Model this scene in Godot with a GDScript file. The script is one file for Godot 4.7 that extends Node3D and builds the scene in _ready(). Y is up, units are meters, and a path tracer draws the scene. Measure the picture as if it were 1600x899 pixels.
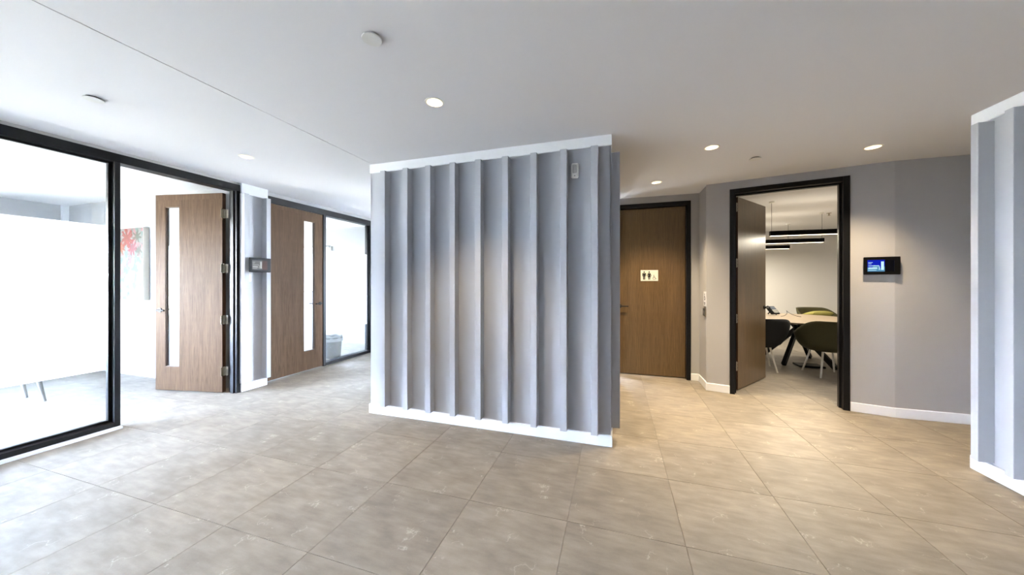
extends Node3D
# An office lobby: ribbed partition, glazed meeting rooms on one side, washroom door and boardroom on the other.
# World: x to the right of the corridor, y up, -z into the corridor; P(x, y, z) takes z as distance into the corridor.

const CEIL := 2.585
const TILE := 0.6096
const ENTRY := [-4.2, -3.85]
var M := {}
var taken := {}
var rng := RandomNumberGenerator.new()

func P(x: float, y: float, z: float) -> Vector3:
	return Vector3(x, y, -z)

# ------------------------------------------------------------------ naming
func numbered(n: String) -> String:
	if not taken.has(n):
		taken[n] = 0
		return n
	taken[n] += 1
	return "%s_%03d" % [n, taken[n]]

func tag(o: Node, label: String, category := "", group := "", kind := "") -> void:
	if label != "": o.set_meta("label", label)
	if category != "": o.set_meta("category", category)
	if group != "": o.set_meta("group", group)
	if kind != "": o.set_meta("kind", kind)

func base(called: String, at: Vector3, turn := 0.0) -> Node3D:
	var o := Node3D.new()
	o.name = numbered(called)
	add_child(o)
	o.position = at
	o.rotation.y = turn
	return o

func thing(called: String, label: String, category: String, at: Vector3, turn := 0.0, group := "") -> Node3D:
	var o := base(called, at, turn)
	tag(o, label, category, group)
	return o

func setting(called: String, label: String, at := Vector3.ZERO, turn := 0.0) -> Node3D:
	var o := base(called, at, turn)
	tag(o, label, "", "", "structure")
	return o

func part(called: String, mesh: Mesh, mat: Material, parent: Node, at := Vector3.ZERO) -> MeshInstance3D:
	var o := MeshInstance3D.new()
	o.name = called
	o.mesh = mesh
	o.material_override = mat
	o.position = at
	parent.add_child(o, true)
	return o

# ------------------------------------------------------------------ shapes
func tool() -> SurfaceTool:
	var st := SurfaceTool.new()
	st.begin(Mesh.PRIMITIVE_TRIANGLES)
	return st

func tri(st: SurfaceTool, a: Vector3, b: Vector3, c: Vector3, n: Vector3) -> void:
	if (c - a).cross(b - a).dot(n) < 0.0:
		var t := b
		b = c
		c = t
	for v: Vector3 in [a, b, c]:
		st.set_normal(n)
		st.add_vertex(v)

func quad(st: SurfaceTool, a: Vector3, b: Vector3, c: Vector3, d: Vector3, n: Vector3) -> void:
	tri(st, a, b, c, n)
	tri(st, a, c, d, n)

# box with chamfered edges, optionally turned by a transform
func bx(st: SurfaceTool, c: Vector3, s: Vector3, b := 0.0, xf := Transform3D.IDENTITY) -> void:
	var h := s * 0.5
	b = minf(b, minf(h.x, minf(h.y, h.z)) * 0.9)
	var pt := func(sg: Vector3, ax: int) -> Vector3:
		var v := Vector3(sg.x * (h.x - (0.0 if ax == 0 else b)), sg.y * (h.y - (0.0 if ax == 1 else b)), sg.z * (h.z - (0.0 if ax == 2 else b)))
		return xf * (c + v)
	for ax in 3:
		var u := (ax + 1) % 3
		var w := (ax + 2) % 3
		for sg in [-1.0, 1.0]:
			var q: Array[Vector3] = []
			for k: Vector2 in [Vector2(-1, -1), Vector2(1, -1), Vector2(1, 1), Vector2(-1, 1)]:
				var e := Vector3.ZERO
				e[ax] = sg
				e[u] = k.x
				e[w] = k.y
				q.append(pt.call(e, ax))
			var n := Vector3.ZERO
			n[ax] = sg
			quad(st, q[0], q[1], q[2], q[3], xf.basis * n)
	if b <= 0.0: return
	for ax in 3:
		var u := (ax + 1) % 3
		var w := (ax + 2) % 3
		for su in [-1.0, 1.0]:
			for sw in [-1.0, 1.0]:
				var e1 := Vector3.ZERO
				e1[u] = su
				e1[w] = sw
				var lo := e1
				var hi := e1
				lo[ax] = -1.0
				hi[ax] = 1.0
				quad(st, pt.call(lo, u), pt.call(hi, u), pt.call(hi, w), pt.call(lo, w), (xf.basis * e1).normalized())
	for sx in [-1.0, 1.0]:
		for sy in [-1.0, 1.0]:
			for sz in [-1.0, 1.0]:
				var e := Vector3(sx, sy, sz)
				tri(st, pt.call(e, 0), pt.call(e, 1), pt.call(e, 2), (xf.basis * e).normalized())

func box(c: Vector3, s: Vector3, b := 0.0) -> ArrayMesh:
	var st := tool()
	bx(st, c, s, b)
	return st.commit()

# box from two corners given as x, y, z-into-the-corridor
func span(x0: float, x1: float, y0: float, y1: float, z0: float, z1: float, b := 0.0) -> ArrayMesh:
	return box(P((x0 + x1) / 2, (y0 + y1) / 2, (z0 + z1) / 2), Vector3(absf(x1 - x0), absf(y1 - y0), absf(z1 - z0)), b)

func lathe(st: SurfaceTool, prof: Array, seg: int, xf := Transform3D.IDENTITY) -> void:
	for i in prof.size() - 1:
		var a: Vector2 = prof[i]
		var b: Vector2 = prof[i + 1]
		var d := b - a
		if d.length() < 1e-6: continue
		var n2 := Vector2(d.y, -d.x).normalized()
		for k in seg:
			var t0 := TAU * k / seg
			var t1 := TAU * (k + 1) / seg
			var pts: Array[Vector3] = []
			var nr: Array[Vector3] = []
			for e in [[a, t0], [b, t0], [b, t1], [a, t1]]:
				var q: Vector2 = e[0]
				var t: float = e[1]
				pts.append(xf * Vector3(q.x * cos(t), q.y, q.x * sin(t)))
				nr.append((xf.basis * Vector3(n2.x * cos(t), n2.y, n2.x * sin(t))).normalized())
			for tr in [[0, 1, 2], [0, 2, 3]]:
				var o: Array = tr
				var p0: Vector3 = pts[o[0]]
				var p1: Vector3 = pts[o[1]]
				var p2: Vector3 = pts[o[2]]
				var fl := (p2 - p0).cross(p1 - p0)
				if fl.length() < 1e-12: continue
				if fl.dot(nr[o[0]]) < 0.0: o = [o[0], o[2], o[1]]
				for j: int in o:
					st.set_normal(nr[j])
					st.add_vertex(pts[j])

func turned(prof: Array, seg := 32, xf := Transform3D.IDENTITY) -> ArrayMesh:
	var st := tool()
	lathe(st, prof, seg, xf)
	return st.commit()

# round tube along points; radii may taper
func tube(st: SurfaceTool, pts: Array, r0: float, r1: float, seg := 10) -> void:
	var rings: Array = []
	var nrm: Array = []
	for i in pts.size():
		var p: Vector3 = pts[i]
		var d: Vector3 = (pts[mini(i + 1, pts.size() - 1)] - pts[maxi(i - 1, 0)]).normalized()
		var u := d.cross(Vector3.UP if absf(d.y) < 0.9 else Vector3.RIGHT).normalized()
		var w := d.cross(u).normalized()
		var r := lerpf(r0, r1, float(i) / maxf(1.0, pts.size() - 1))
		var ring: Array[Vector3] = []
		var nn: Array[Vector3] = []
		for k in seg:
			var t := TAU * k / seg
			var n := u * cos(t) + w * sin(t)
			nn.append(n)
			ring.append(p + n * r)
		rings.append(ring)
		nrm.append(nn)
	for i in pts.size() - 1:
		for k in seg:
			var k1 := (k + 1) % seg
			var v: Array = [rings[i][k], rings[i + 1][k], rings[i + 1][k1], rings[i][k1]]
			var n: Array = [nrm[i][k], nrm[i + 1][k], nrm[i + 1][k1], nrm[i][k1]]
			for tr in [[0, 1, 2], [0, 2, 3]]:
				var o: Array = tr
				if (v[o[2]] - v[o[0]]).cross(v[o[1]] - v[o[0]]).dot(n[o[0]]) < 0.0: o = [o[0], o[2], o[1]]
				for j: int in o:
					st.set_normal(n[j])
					st.add_vertex(v[j])
	for e in [0, pts.size() - 1]:
		var out_n: Vector3 = (pts[0] - pts[1]).normalized() if e == 0 else (pts[e] - pts[e - 1]).normalized()
		for k in seg:
			tri(st, pts[e], rings[e][k], rings[e][(k + 1) % seg], out_n)

func rod(pts: Array, r0: float, r1 := -1.0, seg := 10) -> ArrayMesh:
	var st := tool()
	tube(st, pts, r0, r0 if r1 < 0.0 else r1, seg)
	return st.commit()

# flat shape of a 2D outline, given thickness along +z
func plate(st: SurfaceTool, outline: PackedVector2Array, z0: float, z1: float) -> void:
	var idx := Geometry2D.triangulate_polygon(outline)
	for i in range(0, idx.size(), 3):
		var a := outline[idx[i]]
		var b := outline[idx[i + 1]]
		var c := outline[idx[i + 2]]
		tri(st, Vector3(a.x, a.y, z1), Vector3(b.x, b.y, z1), Vector3(c.x, c.y, z1), Vector3.BACK)
		tri(st, Vector3(a.x, a.y, z0), Vector3(b.x, b.y, z0), Vector3(c.x, c.y, z0), Vector3.FORWARD)
	var ccw := not Geometry2D.is_polygon_clockwise(outline)
	for i in outline.size():
		var a := outline[i]
		var b := outline[(i + 1) % outline.size()]
		var d := (b - a).normalized()
		var n := Vector3(d.y, -d.x, 0) * (1.0 if ccw else -1.0)
		quad(st, Vector3(a.x, a.y, z0), Vector3(b.x, b.y, z0), Vector3(b.x, b.y, z1), Vector3(a.x, a.y, z1), n)

func disc2(c: Vector2, r: float, n := 20) -> PackedVector2Array:
	var a := PackedVector2Array()
	for k in n: a.append(c + Vector2(cos(TAU * k / n), sin(TAU * k / n)) * r)
	return a

# flat picture with its own texture coordinates, facing +z
func picture(w: float, h: float) -> ArrayMesh:
	var st := tool()
	for v in [[-1, -1, 0, 1], [-1, 1, 0, 0], [1, 1, 1, 0], [-1, -1, 0, 1], [1, 1, 1, 0], [1, -1, 1, 1]]:
		st.set_normal(Vector3.BACK)
		st.set_uv(Vector2(v[2], v[3]))
		st.add_vertex(Vector3(v[0] * w / 2, v[1] * h / 2, 0))
	return st.commit()

# ------------------------------------------------------------------ materials
func mat(c: Color, rough: float, metal := 0.0) -> StandardMaterial3D:
	var m := StandardMaterial3D.new()
	m.albedo_color = c
	m.roughness = rough
	m.metallic = metal
	return m

func glow(c: Color, e: float) -> StandardMaterial3D:
	var m := mat(c, 0.5)
	m.emission_enabled = true
	m.emission = c
	m.emission_energy_multiplier = e
	return m

func noise(kind: int, freq: float, sd: int, oct := 4) -> FastNoiseLite:
	var n := FastNoiseLite.new()
	n.noise_type = kind
	n.frequency = freq
	n.seed = sd
	n.fractal_octaves = oct
	return n

func stone_image(sd: int) -> Image:
	var S := 512
	var im := Image.create(S, S, false, Image.FORMAT_RGB8)
	var cloud := noise(FastNoiseLite.TYPE_SIMPLEX_SMOOTH, 0.0055, sd, 5)
	var streak := noise(FastNoiseLite.TYPE_SIMPLEX_SMOOTH, 0.012, sd + 31, 4)
	var warp := noise(FastNoiseLite.TYPE_SIMPLEX_SMOOTH, 0.012, sd + 57, 4)
	var crack := FastNoiseLite.new()
	crack.noise_type = FastNoiseLite.TYPE_CELLULAR
	crack.frequency = 0.0052
	crack.seed = sd + 83
	crack.fractal_type = FastNoiseLite.FRACTAL_NONE
	crack.cellular_return_type = FastNoiseLite.RETURN_DISTANCE2_SUB
	crack.cellular_jitter = 1.0
	var mask := noise(FastNoiseLite.TYPE_SIMPLEX, 0.006, sd + 101, 3)
	var grain := noise(FastNoiseLite.TYPE_VALUE, 0.4, sd + 7, 2)
	var dark := Color(0.475, 0.445, 0.405)
	var light := Color(0.605, 0.570, 0.520)
	var pale := Color(0.79, 0.76, 0.71)
	for y in S:
		for x in S:
			var t := 0.5 + 0.48 * cloud.get_noise_2d(x * 0.75, y) + 0.36 * streak.get_noise_2d(x * 0.42 + y * 0.2, y * 1.8 - x * 0.1) + 0.10 * grain.get_noise_2d(x, y)
			var c := dark.lerp(light, clampf(t, 0, 1))
			var w := 55.0 * warp.get_noise_2d(x, y)
			var w2 := 55.0 * warp.get_noise_2d(x + 900, y + 300)
			var v := crack.get_noise_2d((x + w) * 0.8, (y + w2) * 1.1) + 1.0
			var m := mask.get_noise_2d(x, y)
			var k := clampf(1.0 - v / 0.020, 0, 1) * clampf((m - 0.15) * 4.0, 0, 1)
			k = maxf(k, 0.2 * clampf(1.0 - v / 0.07, 0, 1) * clampf((m - 0.24) * 4.0, 0, 1))
			im.set_pixel(x, y, c.lerp(pale, k * 0.62))
	return im

func wood_image(a: Color, b: Color) -> Image:
	var W := 256
	var H := 1024
	var im := Image.create(W, H, false, Image.FORMAT_RGB8)
	var fine := noise(FastNoiseLite.TYPE_SIMPLEX, 0.25, 5, 3)
	var fig := noise(FastNoiseLite.TYPE_SIMPLEX_SMOOTH, 0.012, 9, 3)
	var pore := noise(FastNoiseLite.TYPE_VALUE, 0.5, 21, 1)
	for y in H:
		for x in W:
			var f := fig.get_noise_2d(x * 1.6, y * 0.10)
			var t := 0.5 + 0.11 * sin(f * 26.0) + 0.34 * fine.get_noise_2d(x * 0.9, y * 0.012) + 0.25 * f
			var p := pore.get_noise_2d(x * 1.7, y * 0.05)
			if p > 0.45: t -= 0.22
			im.set_pixel(x, y, a.lerp(b, clampf(t, 0, 1)))
	return im

func art_image() -> Image:
	var W := 192
	var H := 224
	var im := Image.create(W, H, false, Image.FORMAT_RGB8)
	var n1 := noise(FastNoiseLite.TYPE_SIMPLEX, 0.022, 3, 3)
	var n2 := noise(FastNoiseLite.TYPE_SIMPLEX, 0.03, 12, 3)
	var n3 := noise(FastNoiseLite.TYPE_SIMPLEX, 0.02, 44, 2)
	for y in H:
		for x in W:
			var c := Color(0.62, 0.61, 0.58)
			c = c.lerp(Color(0.80, 0.50, 0.50), clampf(n1.get_noise_2d(x, y) * 1.6, 0, 0.7))
			c = c.lerp(Color(0.40, 0.58, 0.53), clampf(n2.get_noise_2d(x, y * 0.8) * 1.5, 0, 0.6))
			var s := absf(n3.get_noise_2d(x * 1.8, y * 0.8))
			if s < 0.03: c = c.lerp(Color(0.33, 0.33, 0.30), 0.5)
			for q in [[112.0, 34.0, 36.0, Color(0.62, 0.13, 0.05)], [140.0, 62.0, 24.0, Color(0.62, 0.20, 0.27)], [80.0, 60.0, 26.0, Color(0.66, 0.26, 0.09)], [162.0, 26.0, 22.0, Color(0.34, 0.34, 0.24)], [170.0, 70.0, 18.0, Color(0.36, 0.38, 0.31)]]:
				var d := Vector2(x - q[0], y - q[1])
				var petal: float = q[2] * (0.72 + 0.3 * sin(d.angle() * 7.0 + 3.0 * n1.get_noise_2d(x, y)))
				if d.length() < petal: c = c.lerp(q[3], 0.75 * (0.6 + 0.4 * absf(sin(d.angle() * 9.0))))
			im.set_pixel(x, y, c)
	return im

# a display: a panel picture with lines of small print and an empty strip beside it
func screen_image(sky: Color, low: Color, ink: Color, strip: Color) -> Image:
	var im := Image.create(128, 72, false, Image.FORMAT_RGB8)
	im.fill(strip)
	for y in 72:
		for x in 84:
			var ridge := 40.0 + 8.0 * sin(x * 0.12) + 4.0 * sin(x * 0.31 + 1.0)
			im.set_pixel(x, y, sky if y < ridge else low)
	for r in [[4, 14, 22, 3], [4, 22, 16, 3], [4, 34, 54, 4], [4, 46, 44, 9], [56, 40, 4, 22], [66, 10, 14, 52], [4, 62, 40, 3]]:
		im.fill_rect(Rect2i(r[0], r[1], r[2], r[3]), ink)
	return im

func tri_tex(m: StandardMaterial3D, im: Image, sc: Vector3) -> void:
	im.generate_mipmaps()
	m.albedo_texture = ImageTexture.create_from_image(im)
	m.uv1_triplanar = true
	m.uv1_scale = sc

func make_materials() -> void:
	M.ceiling = mat(Color(0.90, 0.90, 0.905), 0.95)
	M.white_wall = mat(Color(0.64, 0.645, 0.65), 0.9)
	M.lobby_wall = mat(Color(0.60, 0.60, 0.60), 0.9)
	M.room_wall = mat(Color(0.90, 0.895, 0.885), 0.85)
	M.gray_wall = mat(Color(0.66, 0.655, 0.655), 0.75)
	M.rib = mat(Color(0.685, 0.695, 0.715), 0.6)
	M.white_trim = mat(Color(0.91, 0.92, 0.935), 0.45)
	M.frame = mat(Color(0.05, 0.05, 0.06), 0.38)
	M.frame.metallic_specular = 0.35
	M.nickel = mat(Color(0.66, 0.63, 0.57), 0.32, 1.0)
	M.chrome = mat(Color(0.62, 0.62, 0.62), 0.25, 1.0)
	M.dark_metal = mat(Color(0.16, 0.15, 0.15), 0.3, 1.0)
	M.lever = mat(Color(0.12, 0.115, 0.11), 0.35)
	M.lever.metallic_specular = 0.3
	M.black = mat(Color(0.035, 0.035, 0.04), 0.4)
	M.black.metallic_specular = 0.25
	M.grout = mat(Color(0.56, 0.53, 0.49), 0.9)
	# walnut on the glazed side, yellower and glossier oak on the other
	var walnut := mat(Color(1, 1, 1), 0.46)
	walnut.metallic_specular = 0.12
	tri_tex(walnut, wood_image(Color(0.275, 0.215, 0.165), Color(0.375, 0.300, 0.235)), Vector3(1.4, 0.42, 1.4))
	M.walnut = walnut
	var oak := mat(Color(1, 1, 1), 0.34)
	oak.metallic_specular = 0.45
	tri_tex(oak, wood_image(Color(0.320, 0.250, 0.155), Color(0.440, 0.350, 0.225)), Vector3(1.4, 0.42, 1.4))
	M.oak = oak
	M.wood_edge = mat(Color(0.26, 0.17, 0.10), 0.5)
	var top := mat(Color(1.0, 0.98, 0.95), 0.35)
	var ti := wood_image(Color(0.285, 0.225, 0.150), Color(0.405, 0.325, 0.215))
	ti.rotate_90(CLOCKWISE)
	ti.adjust_bcs(1.8, 0.8, 0.5)
	tri_tex(top, ti, Vector3(0.42, 1.4, 1.4))
	M.table_wood = top
	var g := mat(Color(0.97, 1.0, 0.99, 0.07), 0.02)
	g.transparency = BaseMaterial3D.TRANSPARENCY_ALPHA
	M.glass = g
	var f := mat(Color(0.97, 0.98, 0.985, 0.72), 0.6)
	f.transparency = BaseMaterial3D.TRANSPARENCY_ALPHA
	f.backlight_enabled = true
	f.backlight = Color(1, 1, 1)
	M.film = f
	M.stone = []
	for k in 7:
		var im := stone_image(100 + 17 * k)
		im.generate_mipmaps()
		var tone := 0.955 + 0.013 * k
		var s := mat(Color(tone, tone, tone), 0.47)
		s.albedo_texture = ImageTexture.create_from_image(im)
		M.stone.append(s)
	M.lamp_lens = glow(Color(1.0, 0.93, 0.78), 4.0)
	M.lamp_cup = mat(Color(0.92, 0.91, 0.87), 0.35)
	M.plastic = mat(Color(0.88, 0.88, 0.86), 0.45)
	var olive := mat(Color(0.215, 0.20, 0.085), 0.85)
	olive.rim_enabled = true
	olive.rim = 0.3
	M.olive = olive
	M.dark_felt = mat(Color(0.075, 0.075, 0.08), 0.85)
	M.lime = mat(Color(0.60, 0.575, 0.31), 0.85)
	M.leg_white = mat(Color(0.87, 0.86, 0.83), 0.35)
	M.bin = mat(Color(0.30, 0.30, 0.29), 0.5)
	M.liner = mat(Color(0.50, 0.50, 0.49), 0.55)
	M.leg_grey = mat(Color(0.30, 0.29, 0.28), 0.5)

# ------------------------------------------------------------------ main
func _ready() -> void:
	rng.seed = 77
	# camera: level, lens shifted a little so that the horizon sits above the middle of the frame
	var cam := Camera3D.new()
	cam.name = "camera"
	add_child(cam)
	cam.position = Vector3(0, 1.369, 0)
	cam.rotation.y = 0.30277
	cam.near = 0.05
	cam.far = 200.0
	cam.projection = Camera3D.PROJECTION_FRUSTUM
	cam.size = 899.0 / 517.9 * cam.near
	cam.frustum_offset = Vector2(0, -9.45 / 517.9 * cam.near)
	cam.current = true

	var env := Environment.new()
	env.background_mode = Environment.BG_SKY
	var sky := Sky.new()
	var sm := ProceduralSkyMaterial.new()
	sm.sky_top_color = Color(0.68, 0.80, 0.98)
	sm.sky_horizon_color = Color(0.90, 0.945, 1.0)
	sm.ground_bottom_color = Color(0.45, 0.45, 0.43)
	sm.ground_horizon_color = Color(0.75, 0.77, 0.78)
	sky.sky_material = sm
	env.sky = sky
	env.background_energy_multiplier = 160.0
	env.tonemap_mode = Environment.TONE_MAPPER_LINEAR
	env.tonemap_exposure = 2.45
	env.sdfgi_enabled = true
	env.ssao_enabled = true
	env.ssil_enabled = true
	var we := WorldEnvironment.new()
	we.name = "environment"
	we.environment = env
	add_child(we)

	make_materials()
	build_shell()
	build_floor()
	build_partition()
	build_column()
	build_left_side()
	build_right_side()
	build_ceiling_fittings()
	build_wall_devices()
	build_boardroom()
	build_left_rooms()

# ------------------------------------------------------------------ the shell
func build_shell() -> void:
	var cl := setting("ceiling", "smooth white plaster ceiling over the lobby, with a dark shadow joint")
	# holes for the recessed lamps are cut out of the slab
	var slab := CSGCombiner3D.new()
	slab.name = "slab"
	cl.add_child(slab)
	var b := CSGBox3D.new()
	b.name = "board"
	b.size = Vector3(9.6, 0.2, 14.2)
	b.position = P(2.40, CEIL + 0.1, 3.1)
	b.material = M.ceiling
	slab.add_child(b)
	for q in LAMPS:
		if q[0] < -2.4: continue
		var c := CSGCylinder3D.new()
		c.name = "hole"
		c.operation = CSGShape3D.OPERATION_SUBTRACTION
		c.radius = 0.058
		c.height = 0.5
		c.sides = 40
		c.position = P(q[0], CEIL, q[1])
		c.material = M.ceiling
		slab.add_child(c, true)
	var slab2 := CSGCombiner3D.new()
	slab2.name = "side_slab"
	cl.add_child(slab2)
	var b2 := CSGBox3D.new()
	b2.name = "side_board"
	b2.size = Vector3(6.3, 0.2, 14.2)
	b2.position = P(-2.408 - 3.15, CEIL + 0.1, 3.1)
	b2.material = M.ceiling
	slab2.add_child(b2)
	for q in LAMPS:
		if q[0] > -2.4: continue
		var c := CSGCylinder3D.new()
		c.name = "hole"
		c.operation = CSGShape3D.OPERATION_SUBTRACTION
		c.radius = 0.058
		c.height = 0.5
		c.sides = 40
		c.position = P(q[0], CEIL, q[1])
		c.material = M.ceiling
		slab2.add_child(c, true)
	part("joint_channel", span(-2.45, -2.35, CEIL + 0.02, CEIL + 0.03, -4, 10.2), M.black, cl)

	# walls that close the rooms
	var back := setting("wall_near", "plain grey wall behind the viewer with a narrow full-height window")
	part("plaster", span(-8.7, ENTRY[0], 0, CEIL, -4.1, -3.9), M.lobby_wall, back)
	part("plaster", span(ENTRY[1], 2.6, 0, CEIL, -4.1, -3.9), M.lobby_wall, back)
	part("lintel", span(ENTRY[0], ENTRY[1], 2.42, CEIL, -4.1, -3.9), M.lobby_wall, back)
	var sf := setting("window_4", "narrow black framed window that lets daylight in behind the viewer")
	part("top_rail", span(ENTRY[0], ENTRY[1], 2.37, 2.42, -4.05, -3.95), M.frame, sf)
	part("bottom_rail", span(ENTRY[0], ENTRY[1], 0.0, 0.05, -4.05, -3.95), M.frame, sf)
	for e: Array in [[ENTRY[0], ENTRY[0] + 0.03], [ENTRY[1] - 0.03, ENTRY[1]]]:
		part("mullion", span(e[0], e[1], 0.05, 2.37, -4.05, -3.95), M.frame, sf)
	part("pane", span(ENTRY[0] + 0.03, ENTRY[1] - 0.03, 0.05, 2.37, -4.004, -3.996), M.glass, sf)
	part("frosted_film", span(ENTRY[0] + 0.03, ENTRY[1] - 0.03, 0.05, 2.37, -3.9955, -3.9945), M.film, sf)
	var end := setting("wall_corridor", "plain wall at the far end of the glazed corridor")
	part("plaster", span(-4.5, -2.3, 0, CEIL, 6.2, 6.35), M.white_wall, end)
	var far := setting("wall_boardroom", "smooth pale wall at the back of the boardroom, seen through its open door")
	part("plaster", span(0.9, 7.0, 0, CEIL, 9.6, 9.8), M.room_wall, far)
	part("side_plaster", span(0.95, 1.12, 0, CEIL, 5.3, 9.6), M.room_wall, far)
	part("far_side_plaster", span(5.9, 6.1, 0, CEIL, 4.55, 9.7), M.room_wall, far)
	var al := setting("wall_alcove", "grey wall that closes the alcove past the ribbed column")
	part("plaster", span(5.4, 5.6, 0, CEIL, 3.2, 4.4), M.gray_wall, al)

func build_floor() -> void:
	var fl := setting("floor", "large square taupe porcelain tiles with pale marble veins and fine joints")
	part("grout_bed", span(-8.8, 7.1, -0.12, -0.0035, -4.1, 10.1), M.grout, fl)
	var st := tool()
	var g := 0.0014
	var hb := TILE / 2 - g
	var b := 0.00002
	var uv := func(v: Vector3) -> Vector2: return Vector2(v.x / TILE + 0.5, v.z / TILE + 0.5)
	var put := func(vs: Array, n: Vector3) -> void:
		var a: Vector3 = vs[0]
		for t in [[0, 1, 2], [0, 2, 3]]:
			var o: Array = t
			if (vs[o[2]] - vs[o[0]]).cross(vs[o[1]] - vs[o[0]]).dot(n) < 0.0: o = [o[0], o[2], o[1]]
			for j: int in o:
				st.set_normal(n)
				st.set_uv(uv.call(vs[j]))
				st.add_vertex(vs[j])
	var hi := hb - b
	put.call([Vector3(-hi, 0, -hi), Vector3(hi, 0, -hi), Vector3(hi, 0, hi), Vector3(-hi, 0, hi)], Vector3.UP)
	for k in 4:
		var r := Basis(Vector3.UP, k * PI / 2)
		put.call([r * Vector3(-hi, 0, hi), r * Vector3(hi, 0, hi), r * Vector3(hb, -b, hb), r * Vector3(-hb, -b, hb)], (r * Vector3(0, 1, 1)).normalized())
		put.call([r * Vector3(-hb, -b, hb), r * Vector3(hb, -b, hb), r * Vector3(hb, -0.006, hb), r * Vector3(-hb, -0.006, hb)], r * Vector3(0, 0, 1))
	var tile_mesh := st.commit()
	var rest: Array = [[], [], []]
	for i in range(-13, 14):
		for j in range(-9, 15):
			var x := -0.8725 + TILE * (i + 0.5)
			var z := 1.29 + TILE * (j + 0.5)
			var v: int = rng.randi() % 7
			var turn := PI * float(rng.randi() % 2)
			var seen := false
			if x > -4.7 and x < 3.7 and z > 0.2 and z < 5.3: seen = true
			elif x > -4.7 and x < -2.4 and z < 6.3 and z > 0.2: seen = true
			elif x > 1.3 and x < 4.8 and z > 4.4 and z < 8.2: seen = true
			elif x > -7.6 and x <= -4.7 and z > 0.9 and z < 3.0: seen = true
			if seen:
				var o := part("tile", tile_mesh, M.stone[v], fl, P(x, 0, z))
				o.rotation.y = turn
			else:
				rest[v % 3].append(Transform3D(Basis(Vector3.UP, turn), P(x, 0, z)))
	for k in 3:
		var s := SurfaceTool.new()
		for xf: Transform3D in rest[k]:
			s.append_from(tile_mesh, 0, xf)
		var o := part("outer_tiling", s.commit(), M.stone[k], fl)
		o.set_meta("kind", "stuff")

const RIB_D := 0.085
const RIB_B := 0.11
const RIB_T := 2.48

# ------------------------------------------------------------------ the ribbed partition in the middle
func build_partition() -> void:
	var zf := 2.866
	var w := setting("wall_center", "free-standing partition clad in blue-grey panels with nine tall vertical ribs")
	part("core", span(-2.425, -0.045, 0.0, CEIL, zf + 0.012, 5.05), M.rib, w)
	var xs := [-2.432, -2.228, -1.966, -1.712, -1.4535, -1.1945, -0.934, -0.675, -0.418, -0.165, -0.040]
	for i in 10:
		part("panel", span(xs[i], xs[i + 1], 0.09, 2.496, zf, zf + 0.012), M.rib, w)
	var rib := box(Vector3(0, (RIB_B + RIB_T) / 2, RIB_D / 2), Vector3(0.056, RIB_T - RIB_B, RIB_D), 0.002)
	for i in range(1, 10):
		part("rib", rib, M.rib, w, P(xs[i], 0, zf))
	part("side_panel", span(-0.045, -0.037, 0.09, 2.496, zf, 5.05), M.rib, w)
	part("side_panel", span(-2.440, -2.425, 0.09, 2.496, zf, 5.05), M.rib, w)
	for z: float in [3.01, 3.27, 3.53, 3.79]:
		part("side_rib", span(-0.040, 0.036, RIB_B, RIB_T, z - 0.028, z + 0.028, 0.002), M.rib, w)
	part("top_band", span(-2.446, -0.030, 2.496, CEIL + 0.004, zf - 0.012, 5.05, 0.002), M.white_trim, w)
	var bb := setting("baseboard_center", "white skirting along the foot of the ribbed partition")
	part("skirting", span(-2.452, -0.026, 0.0, 0.096, zf - 0.016, zf + 0.01, 0.003), M.white_trim, bb)
	part("skirting", span(-0.045, -0.026, 0.0, 0.096, zf + 0.01, 5.02, 0.003), M.white_trim, bb)
	part("skirting", span(-2.452, -2.43, 0.0, 0.096, zf + 0.01, 5.02, 0.003), M.white_trim, bb)

# ------------------------------------------------------------------ the ribbed column at the right edge
func build_column() -> void:
	var xf := 2.50
	var w := setting("wall_right", "ribbed blue-grey wall end close to the viewer, beside the alcove")
	part("core", span(xf + 0.012, 5.5, 0, CEIL, -3.9, 3.30), M.rib, w)
	var zs := [3.204, 2.988, 2.735, 2.476, 2.217, 1.958, 1.70, 1.44, 1.18]
	var last := 3.312
	for z: float in zs:
		part("panel", span(xf, xf + 0.012, 0.09, 2.496, z, last), M.rib, w)
		last = z
	part("panel", span(xf, xf + 0.012, 0.09, 2.496, -3.9, last), M.rib, w)
	for z: float in zs:
		part("rib", span(xf - RIB_D, xf, RIB_B, RIB_T, z - 0.026, z + 0.026, 0.002), M.rib, w)
	part("end_panel", span(xf, 5.5, 0.09, 2.496, 3.30, 3.312), M.rib, w)
	part("top_band", span(xf - 0.012, 5.5, 2.496, CEIL + 0.004, -3.9, 3.324, 0.002), M.white_trim, w)
	var bb := setting("baseboard_right", "white skirting along the foot of the near ribbed wall end")
	part("skirting", span(xf - 0.016, xf + 0.01, 0, 0.096, -3.9, 3.328, 0.003), M.white_trim, bb)
	part("skirting", span(xf + 0.01, 5.5, 0, 0.096, 3.306, 3.328, 0.003), M.white_trim, bb)

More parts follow.
